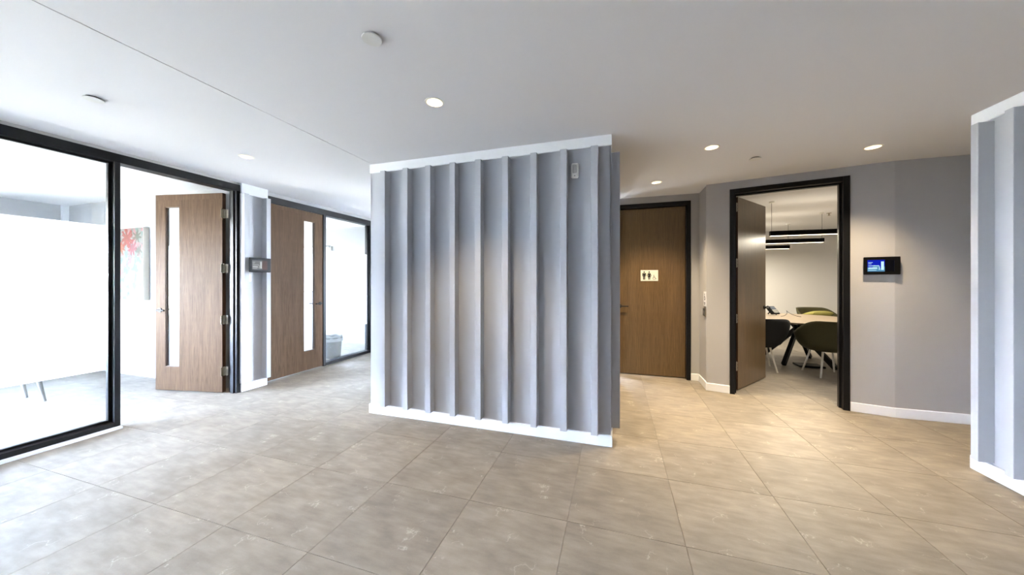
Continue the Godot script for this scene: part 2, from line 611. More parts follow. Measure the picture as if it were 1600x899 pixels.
# ------------------------------------------------------------------ doors
# a leaf with an optional glazed slot; local x along the leaf from the hinge, y up, z across its thickness
func make_leaf(parent: Node, width: float, height: float, slot: Array, wood: Material) -> MeshInstance3D:
	var t := 0.044
	var st := tool()
	var lo := 0.012
	if slot.is_empty():
		bx(st, Vector3(width / 2, (height + lo) / 2, 0), Vector3(width, height - lo, t), 0.0015)
	else:
		var a: float = slot[0]
		var b: float = slot[1]
		var y0: float = slot[2]
		var y1: float = slot[3]
		bx(st, Vector3(a / 2, (height + lo) / 2, 0), Vector3(a, height - lo, t))
		bx(st, Vector3((b + width) / 2, (height + lo) / 2, 0), Vector3(width - b, height - lo, t))
		bx(st, Vector3((a + b) / 2, (y0 + lo) / 2, 0), Vector3(b - a, y0 - lo, t))
		bx(st, Vector3((a + b) / 2, (y1 + height) / 2, 0), Vector3(b - a, height - y1, t))
	var leaf := part("leaf", st.commit(), wood, parent)
	part("edge_strip", box(Vector3(-0.0008, (height + lo) / 2, 0), Vector3(0.0016, height - lo, t - 0.002)), M.wood_edge, leaf)
	if not slot.is_empty():
		part("vision_glass", box(Vector3((slot[0] + slot[1]) / 2, (slot[2] + slot[3]) / 2, 0), Vector3(slot[1] - slot[0], slot[3] - slot[2], 0.006)), M.glass, leaf)
		var fs := tool()
		for s in [-1.0, 1.0]:
			for e in [[slot[0] + 0.004, (slot[2] + slot[3]) / 2, 0.008, slot[3] - slot[2]], [slot[1] - 0.004, (slot[2] + slot[3]) / 2, 0.008, slot[3] - slot[2]], [(slot[0] + slot[1]) / 2, slot[2] + 0.004, slot[1] - slot[0] - 0.016, 0.008], [(slot[0] + slot[1]) / 2, slot[3] - 0.004, slot[1] - slot[0] - 0.016, 0.008]]:
				bx(fs, Vector3(e[0], e[1], s * 0.010), Vector3(e[2], e[3], 0.014))
		part("glazing_bead", fs.commit(), M.wood_edge, leaf)
	return leaf

# lever on both sides; the grip points to -x (towards the hinge)
func make_lever(leaf: Node, x: float, y: float, m: Material, side := 0) -> void:
	for s: float in [-1.0, 1.0]:
		if side != 0 and s != float(side): continue
		var xf := Transform3D(Basis(Vector3.RIGHT, PI / 2 * s), Vector3(x, y, s * 0.022))
		var h := part("lever_handle", turned([Vector2(0, 0.0), Vector2(0.027, 0.0), Vector2(0.027, 0.007), Vector2(0.024, 0.009), Vector2(0.0, 0.009)], 28, xf), m, leaf)
		var z := s * 0.022
		var st := tool()
		tube(st, [Vector3(x, y, z), Vector3(x, y, z + s * 0.040), Vector3(x - 0.006, y, z + s * 0.050), Vector3(x - 0.02, y, z + s * 0.053), Vector3(x - 0.118, y, z + s * 0.052)], 0.0095, 0.0085, 12)
		# sub-pieces stay inside the handle: the grip is joined to the rose
		st.append_from(h.mesh, 0, Transform3D.IDENTITY)
		h.mesh = st.commit()

func make_hinges(parent: Node, xf: Transform3D, ys: Array) -> void:
	for y: float in ys:
		var st := tool()
		tube(st, [xf * Vector3(0, y - 0.055, 0), xf * Vector3(0, y + 0.055, 0)], 0.008, 0.008, 12)
		for k in 3:
			tube(st, [xf * Vector3(0, y - 0.05 + 0.04 * k, 0), xf * Vector3(0, y - 0.03 + 0.04 * k, 0)], 0.0095, 0.0095, 12)
		bx(st, Vector3(-0.02, y, 0.006), Vector3(0.040, 0.105, 0.003), 0.0, xf)
		bx(st, Vector3(0.006, y, -0.02), Vector3(0.003, 0.105, 0.040), 0.0, xf)
		part("hinge", st.commit(), M.nickel, parent)

# a portal frame: local x along the wall, y up, z towards the viewer's side; opening from a to b, height h, depth d behind z = 0
func make_portal(parent: Node, a: float, b: float, h: float, d: float, f: float, top: float, stop_a: float, stop_b: float) -> void:
	var mid := -d / 2 + 0.006
	part("jamb", box(Vector3(a - f / 2, top / 2, mid), Vector3(f, top, d + 0.012), 0.002), M.frame, parent)
	part("jamb", box(Vector3(b + f / 2, top / 2, mid), Vector3(f, top, d + 0.012), 0.002), M.frame, parent)
	part("header", box(Vector3((a + b) / 2, (h + top) / 2, mid), Vector3(b - a, top - h, d + 0.012), 0.002), M.frame, parent)
	var st := tool()
	var zc := (stop_a + stop_b) / 2
	var dd := absf(stop_a - stop_b)
	bx(st, Vector3(a + 0.008, h / 2, zc), Vector3(0.016, h, dd))
	bx(st, Vector3(b - 0.008, h / 2, zc), Vector3(0.016, h, dd))
	bx(st, Vector3((a + b) / 2, h - 0.008, zc), Vector3(b - a - 0.032, 0.016, dd))
	part("door_stop", st.commit(), M.frame, parent)

# ------------------------------------------------------------------ glazed side
func build_left_side() -> void:
	var xw := -4.426
	# first glazed screen with the open door
	var w1 := setting("window_1", "black framed glass screen of the front meeting room with a frosted band")
	part("header", span(xw - 0.12, xw + 0.006, 2.478, 2.558, -3.9, 2.906, 0.002), M.frame, w1)
	part("header_bead", span(xw - 0.075, xw - 0.045, 2.462, 2.478, -3.9, 1.833, 0.001), M.frame, w1)
	part("bottom_rail", span(xw - 0.12, xw + 0.004, 0.022, 0.066, -3.9, 1.833, 0.002), M.frame, w1)
	part("bottom_bead", span(xw - 0.075, xw - 0.045, 0.066, 0.084, -3.9, 1.833, 0.001), M.frame, w1)
	part("sill", span(xw - 0.12, xw + 0.045, 0.0, 0.022, -3.9, 1.868, 0.002), M.white_trim, w1)
	part("mullion", span(xw - 0.12, xw + 0.006, 0.0, 2.478, 1.829, 1.868, 0.002), M.frame, w1)
	part("mullion_bead", span(xw - 0.078, xw - 0.042, 0.066, 2.478, 1.808, 1.829, 0.001), M.frame, w1)
	part("jamb", span(xw - 0.12, xw + 0.006, 0.0, 2.478, 2.862, 2.906, 0.002), M.frame, w1)
	part("jamb_stop", span(xw - 0.076, xw - 0.03, 0.0, 2.478, 2.846, 2.862, 0.001), M.frame, w1)
	var z := -3.9
	while z < 1.8:
		var z1 := minf(z + 1.43, 1.829)
		part("glass_pane", span(xw - 0.064, xw - 0.056, 0.07, 2.475, z + 0.004, z1 - 0.004), M.glass, w1)
		if z1 > 1.8: part("frosted_film", span(xw - 0.0555, xw - 0.0545, 0.555, 1.885, z + 0.006, z1 - 0.022), M.film, w1)
		if z1 < 1.8: part("mullion", span(xw - 0.12, xw + 0.006, 0.066, 2.478, z1 - 0.02, z1 + 0.02, 0.002), M.frame, w1)
		z = z1
		if z1 >= 1.829: break
	# wall pieces above and between
	var wl := setting("wall_left", "blue-grey ribbed pier and grey lintel strip along the glazed rooms")
	part("lintel", span(xw - 0.12, xw, 2.558, CEIL, -3.9, 2.906), M.gray_wall, wl)
	part("pier", span(xw - 0.12, xw - 0.004, 0, CEIL, 2.906, 3.232), M.rib, wl)
	part("panel", span(xw - 0.004, xw + 0.006, 0.09, 2.46, 2.906, 3.20), M.rib, wl)
	for zr: float in [2.925, 3.195]:
		part("rib", span(xw + 0.006, xw + 0.091, RIB_B, 2.455, zr - 0.029, zr + 0.027, 0.002), M.rib, wl)
	part("top_band", span(xw - 0.02, xw + 0.026, 2.46, CEIL + 0.003, 2.907, 3.232, 0.002), M.white_trim, wl)
	part("rear_lintel", span(-4.62, -4.50, 2.535, CEIL, 3.232, 6.2), M.gray_wall, wl)
	part("rear_wall", span(-4.62, -4.50, 0, CEIL, 5.315, 6.2), M.gray_wall, wl)
	part("reveal", span(-4.50, xw - 0.1, 0, CEIL, 3.222, 3.234), M.gray_wall, wl)
	var bb := setting("baseboard_left", "white stepped skirting at the foot of the ribbed pier")
	part("skirting", span(xw - 0.004, xw + 0.022, 0, 0.096, 2.908, 3.226, 0.003), M.white_trim, bb)
	var dv := setting("wall_divider", "white dividing wall between the two glazed meeting rooms")
	part("plaster", span(-8.45, -4.55, 0, CEIL, 2.97, 3.20), M.white_wall, dv)

	# door 1: wide open into the front room; hinged at the far jamb
	var d1 := setting("door_1", "open walnut door with a tall glass slot, swung into the front meeting room", P(-4.594, 0, 2.833))
	d1.rotation.y = PI + 0.188
	# local +x runs from the hinge to the free edge, local +z faces away from the viewer
	make_leaf(d1, 0.935, 2.452, [0.598, 0.795, 0.305, 2.30], M.walnut)
	make_lever(d1.get_node("leaf"), 0.868, 1.01, M.lever)
	make_hinges(d1, Transform3D(Basis(Vector3.UP, 0.15), Vector3(-0.016, 0, -0.012)), [0.27, 0.90, 1.53, 2.20])

	# second screen with the closed door
	var xs := -4.50
	var w2 := setting("window_2", "black framed side glass of the rear meeting room with a frosted band")
	part("header", span(xs - 0.12, xs + 0.004, 2.445, 2.535, 3.234, 5.315, 0.002), M.frame, w2)
	part("mullion", span(xs - 0.12, xs + 0.006, 0, 2.445, 4.196, 4.246, 0.002), M.frame, w2)
	part("mullion_bead", span(xs - 0.08, xs - 0.04, 0.05, 2.445, 4.246, 4.262, 0.001), M.frame, w2)
	part("end_post", span(xs - 0.12, xs + 0.006, 0, 2.445, 5.262, 5.315, 0.002), M.frame, w2)
	part("end_bead", span(xs - 0.08, xs - 0.04, 0.05, 2.445, 5.244, 5.262, 0.001), M.frame, w2)
	part("bottom_rail", span(xs - 0.12, xs + 0.004, 0.004, 0.05, 4.246, 5.262, 0.002), M.frame, w2)
	part("hinge_post", span(xs - 0.12, xs + 0.004, 0, 2.445, 3.234, 3.254, 0.002), M.white_trim, w2)
	part("glass_pane", span(xs - 0.064, xs - 0.056, 0.05, 2.445, 4.25, 5.258), M.glass, w2)
	part("frosted_film", span(xs - 0.0555, xs - 0.0545, 0.555, 1.885, 4.266, 5.24), M.film, w2)
	var d2 := setting("door_2", "closed walnut door with a tall glass slot beside the frosted side glass", P(xs - 0.03, 0, 3.258))
	d2.rotation.y = PI / 2
	make_leaf(d2, 0.934, 2.438, [0.595, 0.785, 0.30, 2.298], M.walnut)
	make_lever(d2.get_node("leaf"), 0.884, 1.02, M.lever)

# ------------------------------------------------------------------ washroom wall, boardroom wall
func build_right_side() -> void:
	# washroom wall, facing the viewer at z = 5.12
	var zw := 5.12
	var wr := setting("wall_back", "grey wall around the washroom door with a short return beside it")
	part("lintel", span(-0.04, 1.10, 2.49, CEIL, zw, zw + 0.15), M.gray_wall, wr)
	part("side", span(0.994, 1.10, 0, 2.49, zw, zw + 0.15), M.gray_wall, wr)
	part("return_wall", span(1.10, 1.24, 0, CEIL, 4.745, 5.40), M.gray_wall, wr)
	part("closing_wall", span(-0.1, 1.1, 0, CEIL, 5.35, 5.45), M.gray_wall, wr)
	var t3 := setting("trim_1", "black frame round the closed washroom door", P(0, 0, zw))
	make_portal(t3, 0.022, 0.940, 2.436, 0.14, 0.054, 2.49, -0.128, -0.138)
	var d3 := setting("door_3", "closed brown oak washroom door under a grey lintel", P(0.938, 0, zw + 0.09), PI)
	make_lever(make_leaf(d3, 0.912, 2.430, [], M.oak), 0.876, 1.005, M.lever, -1)

	# the angled boardroom wall
	var th := -0.2305
	var w := setting("wall_angled", "grey angled wall around the open boardroom door, bending beyond the wall display", P(1.09, 0, 4.712), th)
	var d := 0.17
	part("pier", box(Vector3(0.123, CEIL / 2, -d / 2), Vector3(0.246, CEIL, d)), M.gray_wall, w)
	part("lintel", box(Vector3(0.7785, (2.49 + CEIL) / 2, -d / 2), Vector3(1.065, CEIL - 2.49, d)), M.gray_wall, w)
	part("field", box(Vector3(1.476, CEIL / 2, -d / 2), Vector3(0.33, CEIL, d)), M.gray_wall, w)
	var q := Vector2(1.09, 4.712) + Vector2(0.9736, -0.2285) * 1.641
	var wb := setting("wall_straight", "grey wall running on behind the near ribbed wall end")
	part("plaster", span(q.x - 0.002, 6.0, 0, CEIL, q.y, q.y + 0.17), M.gray_wall, wb)
	var bb := setting("baseboard_angled", "white skirting beside the boardroom door and along the return")
	part("skirting", box(Vector3(0.121, 0.048, 0.006), Vector3(0.254, 0.096, 0.014), 0.003), M.white_trim, bb)
	part("skirting", box(Vector3(1.478, 0.048, 0.006), Vector3(0.33, 0.096, 0.014), 0.003), M.white_trim, bb)
	bb.position = P(1.09, 0, 4.712)
	bb.rotation.y = th
	var b2 := setting("baseboard_back", "white skirting along the washroom return and the straight wall")
	part("skirting", span(1.086, 1.104, 0, 0.096, 4.715, 5.12, 0.003), M.white_trim, b2)
	part("skirting", span(0.994, 1.10, 0, 0.096, 5.106, 5.122, 0.003), M.white_trim, b2)
	part("skirting", span(q.x - 0.004, 5.5, 0, 0.096, q.y - 0.013, q.y + 0.002, 0.003), M.white_trim, b2)
	var t4 := setting("trim_2", "black frame round the boardroom doorway in the angled wall", P(1.09, 0, 4.712), th)
	make_portal(t4, 0.300, 1.257, 2.436, d, 0.054, 2.49, -0.06, -0.115)
	make_hinges(t4, Transform3D(Basis(Vector3.UP, 0.5), Vector3(0.327, 0, -0.155)), [0.31, 0.905, 1.60, 2.297])
	# the leaf swings well into the room about the far corner of the jamb
	var d4 := setting("door_4", "open brown oak boardroom door swung into the room", t4.transform * Vector3(0.322, 0, -0.185), 0.921)
	make_lever(make_leaf(d4, 0.93, 2.430, [], M.oak), 0.875, 1.005, M.lever)

# ------------------------------------------------------------------ ceiling fittings
const LAMPS := [[-1.172, 1.99, 0, 1.6], [0.832, 3.409, 1, 2.7], [2.223, 3.836, 1, 2.7], [0.481, 4.406, 1, 3.7], [-3.433, 2.311, 0, 1.6]]

func build_ceiling_fittings() -> void:
	var labels := ["round recessed downlight in front of the ribbed partition, the nearest one",
		"round recessed downlight over the floor between washroom door and ribbed wall end",
		"round recessed downlight in front of the wall display, nearest the ribbed wall end",
		"small round recessed downlight right in front of the washroom door",
		"faint round recessed downlight near the open door of the glazed room"]
	for i in LAMPS.size():
		var q: Array = LAMPS[i]
		var o := thing("downlight", labels[i], "downlight", P(q[0], CEIL, q[1]), 0.0, "recessed ceiling downlights")
		part("trim_ring", turned([Vector2(0.052, 0.004), Vector2(0.0525, -0.002), Vector2(0.056, -0.004), Vector2(0.064, -0.003), Vector2(0.066, 0.0005)], 40), M.lamp_cup, o)
		part("reflector", turned([Vector2(0.052, 0.0), Vector2(0.046, 0.03), Vector2(0.040, 0.055)], 40), M.lamp_cup, o)
		part("lens", turned([Vector2(0.0, 0.050), Vector2(0.030, 0.051), Vector2(0.041, 0.055)], 32), M.lamp_lens, o)
		var s := SpotLight3D.new()
		s.name = "beam"
		o.add_child(s)
		s.position = Vector3(0, 0.042, 0)
		s.rotation.x = -PI / 2
		s.spot_angle = 50.0
		s.spot_angle_attenuation = 0.8
		s.spot_range = 12.0
		s.spot_attenuation = 2.0
		s.light_size = 0.035
		s.shadow_enabled = true
		s.light_color = Color(1.0, 0.90, 0.74) if q[2] == 1 else Color(1.0, 0.89, 0.74)
		s.light_energy = q[3]
	for q in [[-1.157, 1.366, "white sprinkler cover plate near the nearest downlight"], [1.312, 3.828, "thin pale sprinkler cover plate between two downlights by the boardroom door"], [-3.30, 1.27, "white sprinkler cover plate on the ceiling beside the glass screen"]]:
		var o := thing("sprinkler_cover", q[2], "sprinkler cover", P(q[0], CEIL, q[1]), 0.0, "sprinkler covers on the ceiling")
		part("plate", turned([Vector2(0.0, -0.008), Vector2(0.046, -0.008), Vector2(0.048, -0.0095), Vector2(0.048, -0.012), Vector2(0.046, -0.0135), Vector2(0.0, -0.014)], 40), M.plastic, o)
		part("neck", turned([Vector2(0.036, 0.002), Vector2(0.036, -0.009)], 32), M.black, o)

# ------------------------------------------------------------------ things on the walls
func wall_display(label: String, at: Vector3, turn: float, lit: bool) -> void:
	var o := thing("wall_display", label, "display", at, turn, "wall displays beside the doors")
	part("housing", box(Vector3(0, 0, 0.030), Vector3(0.262, 0.180, 0.020), 0.004), M.black, o)
	part("mount", box(Vector3(0, 0, 0.010), Vector3(0.16, 0.11, 0.022), 0.003), M.dark_metal, o)
	var m := mat(Color(1, 1, 1), 0.25)
	m.metallic_specular = 0.25
	var im := screen_image(Color(0.02, 0.10, 0.62), Color(0.30, 0.50, 0.62), Color(0.72, 0.86, 0.92), Color(0.01, 0.012, 0.035)) if lit else screen_image(Color(0.36, 0.35, 0.33), Color(0.30, 0.29, 0.28), Color(0.62, 0.61, 0.58), Color(0.24, 0.17, 0.15))
	m.albedo_texture = ImageTexture.create_from_image(im)
	if lit:
		m.albedo_color = Color(0.05, 0.05, 0.05)
		m.emission_enabled = true
		m.emission = Color(1, 1, 1)
		m.emission_operator = BaseMaterial3D.EMISSION_OP_MULTIPLY
		m.emission_texture = m.albedo_texture
		m.emission_energy_multiplier = 0.55
	part("screen", picture(0.19, 0.118), m, o, Vector3(-0.01, 0.0, 0.0405))

func build_wall_devices() -> void:
	var th := -0.2305
	var t := Vector3(cos(th), 0, -sin(th))
	wall_display("black wall display with a lit blue screen, beside the open boardroom door", P(1.09, 1.529, 4.712) + t * 1.536, th, true)
	wall_display("black wall display with a dull grey screen, on the ribs of the pier", P(-4.335, 1.576, 3.062), PI / 2, false)
	var sw := thing("switch_plate", "small white switch plate just below the dull wall display", "switch", P(-4.420, 1.425, 2.995), PI / 2)
	part("plate", box(Vector3(0, 0, 0.004), Vector3(0.072, 0.115, 0.008), 0.003), M.plastic, sw)
	part("rocker", box(Vector3(0, 0, 0.009), Vector3(0.034, 0.066, 0.008), 0.002), M.plastic, sw)
	# motion sensor on the partition
	var ms := thing("motion_sensor", "small white motion sensor high on the ribbed partition", "sensor", P(-0.330, 2.31, 2.866))
	var st := tool()
	bx(st, Vector3(0, 0, 0.016), Vector3(0.064, 0.125, 0.032), 0.010)
	part("case", st.commit(), M.plastic, ms)
	var lens := tool()
	lathe(lens, [Vector2(0.0, 0.042), Vector2(0.019, 0.040), Vector2(0.022, 0.030), Vector2(0.022, -0.020), Vector2(0.018, -0.030), Vector2(0.0, -0.032)], 24, Transform3D(Basis.IDENTITY, Vector3(0.0, 0.006, 0.020)))
	part("lens", lens.commit(), mat(Color(0.74, 0.74, 0.73), 0.4), ms)
	part("indicator", box(Vector3(0, -0.046, 0.032), Vector3(0.012, 0.005, 0.003), 0.001), M.leg_grey, ms)

	# washroom sign
	var sg := thing("washroom_sign", "white washroom sign with black man, woman and wheelchair symbols", "sign", P(0.468, 1.455, 5.188))
	part("plaque", box(Vector3(0, 0, 0.002), Vector3(0.235, 0.158, 0.006), 0.0015), mat(Color(0.86, 0.85, 0.80), 0.5), sg)
	var ink := mat(Color(0.015, 0.02, 0.02), 0.5)
	var z0 := 0.004
	var z1 := 0.0062
	var man := tool()
	plate(man, disc2(Vector2(-0.070, 0.050), 0.0105), z0, z1)
	plate(man, PackedVector2Array([Vector2(-0.093, 0.034), Vector2(-0.047, 0.034), Vector2(-0.044, 0.030), Vector2(-0.044, -0.010), Vector2(-0.053, -0.010), Vector2(-0.054, 0.018), Vector2(-0.056, 0.018), Vector2(-0.056, -0.060), Vector2(-0.0685, -0.060), Vector2(-0.0685, -0.014), Vector2(-0.0715, -0.014), Vector2(-0.0715, -0.060), Vector2(-0.084, -0.060), Vector2(-0.084, 0.018), Vector2(-0.086, 0.018), Vector2(-0.087, -0.010), Vector2(-0.096, -0.010), Vector2(-0.096, 0.030)]), z0, z1)
	part("man_symbol", man.commit(), ink, sg)
	var wo := tool()
	plate(wo, disc2(Vector2(-0.002, 0.050), 0.0105), z0, z1)
	plate(wo, PackedVector2Array([Vector2(-0.018, 0.034), Vector2(0.014, 0.034), Vector2(0.030, -0.006), Vector2(0.022, -0.009), Vector2(0.011, 0.016), Vector2(0.010, 0.014), Vector2(0.020, -0.026), Vector2(0.010, -0.026), Vector2(0.010, -0.060), Vector2(0.000, -0.060), Vector2(0.000, -0.026), Vector2(-0.004, -0.026), Vector2(-0.004, -0.060), Vector2(-0.014, -0.060), Vector2(-0.014, -0.026), Vector2(-0.024, -0.026), Vector2(-0.014, 0.014), Vector2(-0.015, 0.016), Vector2(-0.026, -0.009), Vector2(-0.034, -0.006)]), z0, z1)
	part("woman_symbol", wo.commit(), ink, sg)
	var wc := tool()
	plate(wc, disc2(Vector2(0.061, 0.000), 0.0062, 14), z0, z1)
	for k in 22:
		var a0 := deg_to_rad(115.0 + 250.0 * k / 22.0)
		var a1 := deg_to_rad(115.0 + 250.0 * (k + 1) / 22.0)
		var c := Vector2(0.064, -0.040)
		plate(wc, PackedVector2Array([c + Vector2(cos(a0), sin(a0)) * 0.0155, c + Vector2(cos(a0), sin(a0)) * 0.0205, c + Vector2(cos(a1), sin(a1)) * 0.0205, c + Vector2(cos(a1), sin(a1)) * 0.0155]), z0, z1)
	plate(wc, PackedVector2Array([Vector2(0.058, -0.008), Vector2(0.064, -0.008), Vector2(0.064, -0.017), Vector2(0.078, -0.017), Vector2(0.078, -0.022), Vector2(0.064, -0.022), Vector2(0.064, -0.027), Vector2(0.081, -0.027), Vector2(0.090, -0.049), Vector2(0.095, -0.047), Vector2(0.096, -0.052), Vector2(0.087, -0.055), Vector2(0.078, -0.033), Vector2(0.058, -0.033)]), z0, z1)
	part("wheelchair_symbol", wc.commit(), ink, sg)

	# on the short return wall
	var rs := thing("room_sign", "small white and blue push-button sign on the short return wall", "sign", P(1.100, 1.145, 4.80), -PI / 2)
	part("plaque", box(Vector3(0, 0, 0.004), Vector3(0.115, 0.19, 0.008), 0.003), mat(Color(0.84, 0.85, 0.87), 0.5), rs)
	var blue := mat(Color(0.05, 0.07, 0.22), 0.5)
	var ws := tool()
	var rc := Vector2(0.0, 0.012)
	for k in 20:
		var a0 := deg_to_rad(110.0 + 260.0 * k / 20.0)
		var a1 := deg_to_rad(110.0 + 260.0 * (k + 1) / 20.0)
		plate(ws, PackedVector2Array([rc + Vector2(cos(a0), sin(a0)) * 0.020, rc + Vector2(cos(a0), sin(a0)) * 0.028, rc + Vector2(cos(a1), sin(a1)) * 0.028, rc + Vector2(cos(a1), sin(a1)) * 0.020]), 0.007, 0.0092)
	plate(ws, disc2(Vector2(-0.004, 0.060), 0.009, 14), 0.007, 0.0092)
	plate(ws, PackedVector2Array([Vector2(-0.008, 0.048), Vector2(0.0, 0.048), Vector2(0.0, 0.030), Vector2(0.024, 0.030), Vector2(0.036, -0.004), Vector2(0.028, -0.007), Vector2(0.018, 0.022), Vector2(-0.008, 0.022)]), 0.007, 0.0092)
	part("wheelchair_symbol", ws.commit(), blue, rs)
	part("printed_line", box(Vector3(0, -0.050, 0.008), Vector3(0.08, 0.010, 0.002)), blue, rs)
	part("printed_line", box(Vector3(0, -0.068, 0.008), Vector3(0.06, 0.008, 0.002)), blue, rs)
	var op := thing("push_button", "brushed steel door-opener plate below the small blue sign", "push button", P(1.100, 0.975, 4.81), -PI / 2)
	part("plate", box(Vector3(0, 0, 0.006), Vector3(0.114, 0.125, 0.012), 0.003), M.nickel, op)
	part("pad", box(Vector3(0, 0, 0.015), Vector3(0.085, 0.095, 0.010), 0.004), M.chrome, op)

# ------------------------------------------------------------------ boardroom
func shell_mesh() -> ArrayMesh:
	# a tub: angle runs from one arm round the back to the other; the rim is high at the back and falls to the arms
	var st := tool()
	st.set_smooth_group(0)
	var NA := 36
	var NH := 9
	var rim := func(a: float) -> float:
		var k := clampf((cos(a) + 0.35) / 1.1, 0, 1)
		return lerpf(0.615, 0.815, k * k * (3.0 - 2.0 * k))
	var outer := func(a: float, t: float) -> Vector3:
		# a = 0 at the back (+z), t = 0 at the bottom, 1 at the rim
		var y: float = lerpf(0.365, rim.call(a), t)
		var r := lerpf(0.22, 0.392, pow(t, 0.48)) * (1.0 + 0.03 * sin(t * PI))
		return Vector3(sin(a) * r * 1.02, y, cos(a) * r * 0.96 + 0.02 * t)
	var inner := func(a: float, t: float) -> Vector3:
		var y: float = lerpf(0.435, rim.call(a), t)
		var r := lerpf(0.19, 0.366, pow(t, 0.48))
		return Vector3(sin(a) * r * 1.02, y, cos(a) * r * 0.96 + 0.02 * t)
	var amax := 2.15
	var q := func(a: Vector3, b: Vector3, c: Vector3, d: Vector3) -> void:
		for v: Vector3 in [a, b, c, a, c, d]: st.add_vertex(v)
	for i in NA:
		var a0 := lerpf(-amax, amax, float(i) / NA)
		var a1 := lerpf(-amax, amax, float(i + 1) / NA)
		for j in NH:
			var t0 := float(j) / NH
			var t1 := float(j + 1) / NH
			q.call(outer.call(a0, t0), outer.call(a0, t1), outer.call(a1, t1), outer.call(a1, t0))
			q.call(inner.call(a0, t0), inner.call(a1, t0), inner.call(a1, t1), inner.call(a0, t1))
		q.call(outer.call(a0, 1.0), inner.call(a0, 1.0), inner.call(a1, 1.0), outer.call(a1, 1.0))
	st.set_smooth_group(1)
	for s: float in [-1.0, 1.0]:
		for j in NH:
			var t0 := float(j) / NH
			var t1 := float(j + 1) / NH
			var a := amax * s
			if s > 0: q.call(outer.call(a, t0), outer.call(a, t1), inner.call(a, t1), inner.call(a, t0))
			else: q.call(outer.call(a, t0), inner.call(a, t0), inner.call(a, t1), outer.call(a, t1))
	st.set_smooth_group(2)
	for i in 40:
		var a0 := TAU * i / 40
		var a1 := TAU * (i + 1) / 40
		var e := func(a: float, r: float, y: float) -> Vector3: return Vector3(sin(a) * r, y, cos(a) * r * 0.96)
		q.call(e.call(a0, 0.0, 0.375), e.call(a0, 0.21, 0.385), e.call(a1, 0.21, 0.385), e.call(a1, 0.0, 0.375))
		q.call(e.call(a0, 0.21, 0.385), e.call(a0, 0.215, 0.42), e.call(a1, 0.215, 0.42), e.call(a1, 0.21, 0.385))
		q.call(e.call(a0, 0.0, 0.425), e.call(a1, 0.0, 0.425), e.call(a1, 0.215, 0.42), e.call(a0, 0.215, 0.42))
	st.generate_normals()
	return st.commit()

func cushion_mesh(w: float, h: float, d: float) -> ArrayMesh:
	var st := tool()
	st.set_smooth_group(0)
	var N := 18
	var f := func(u: float, v: float, s: float) -> Vector3:
		var e := pow(maxf(0.0, (1.0 - pow(absf(u), 3.0)) * (1.0 - pow(absf(v), 3.0))), 0.5)
		return Vector3(u * w / 2, v * d / 2, s * h / 2 * e)
	for s: float in [-1.0, 1.0]:
		for i in N:
			for j in N:
				var u0 := -1.0 + 2.0 * i / N
				var u1 := -1.0 + 2.0 * (i + 1) / N
				var v0 := -1.0 + 2.0 * j / N
				var v1 := -1.0 + 2.0 * (j + 1) / N
				var a: Vector3 = f.call(u0, v0, s)
				var b: Vector3 = f.call(u1, v0, s)
				var c: Vector3 = f.call(u1, v1, s)
				var d2: Vector3 = f.call(u0, v1, s)
				if s < 0:
					for v: Vector3 in [a, b, c, a, c, d2]: st.add_vertex(v)
				else:
					for v: Vector3 in [a, c, b, a, d2, c]: st.add_vertex(v)
	st.generate_normals()
	return st.commit()

func make_armchair(label: String, at: Vector3, turn: float, fabric: Material, shell: ArrayMesh) -> Node3D:
	var o := thing("tub_armchair", label, "chair", at, turn, "armchairs around the boardroom table")
	part("shell", shell, fabric, o)
	var seat := turned([Vector2(0, 0.475), Vector2(0.15, 0.47), Vector2(0.19, 0.455), Vector2(0.20, 0.43), Vector2(0.19, 0.42)], 32)
	part("seat_pad", seat, fabric, o)
	for s: Vector2 in [Vector2(-1, -1), Vector2(1, -1), Vector2(1, 1), Vector2(-1, 1)]:
		part("leg", rod([Vector3(s.x * 0.13, 0.385, s.y * 0.13), Vector3(s.x * 0.205, 0.0, s.y * 0.215)], 0.013, 0.011), M.leg_white, o)
	part("under_frame", rod([Vector3(-0.13, 0.372, -0.13), Vector3(0.13, 0.372, -0.13), Vector3(0.13, 0.372, 0.13), Vector3(-0.13, 0.372, 0.13), Vector3(-0.13, 0.372, -0.13)], 0.009), M.leg_white, o)
	return o

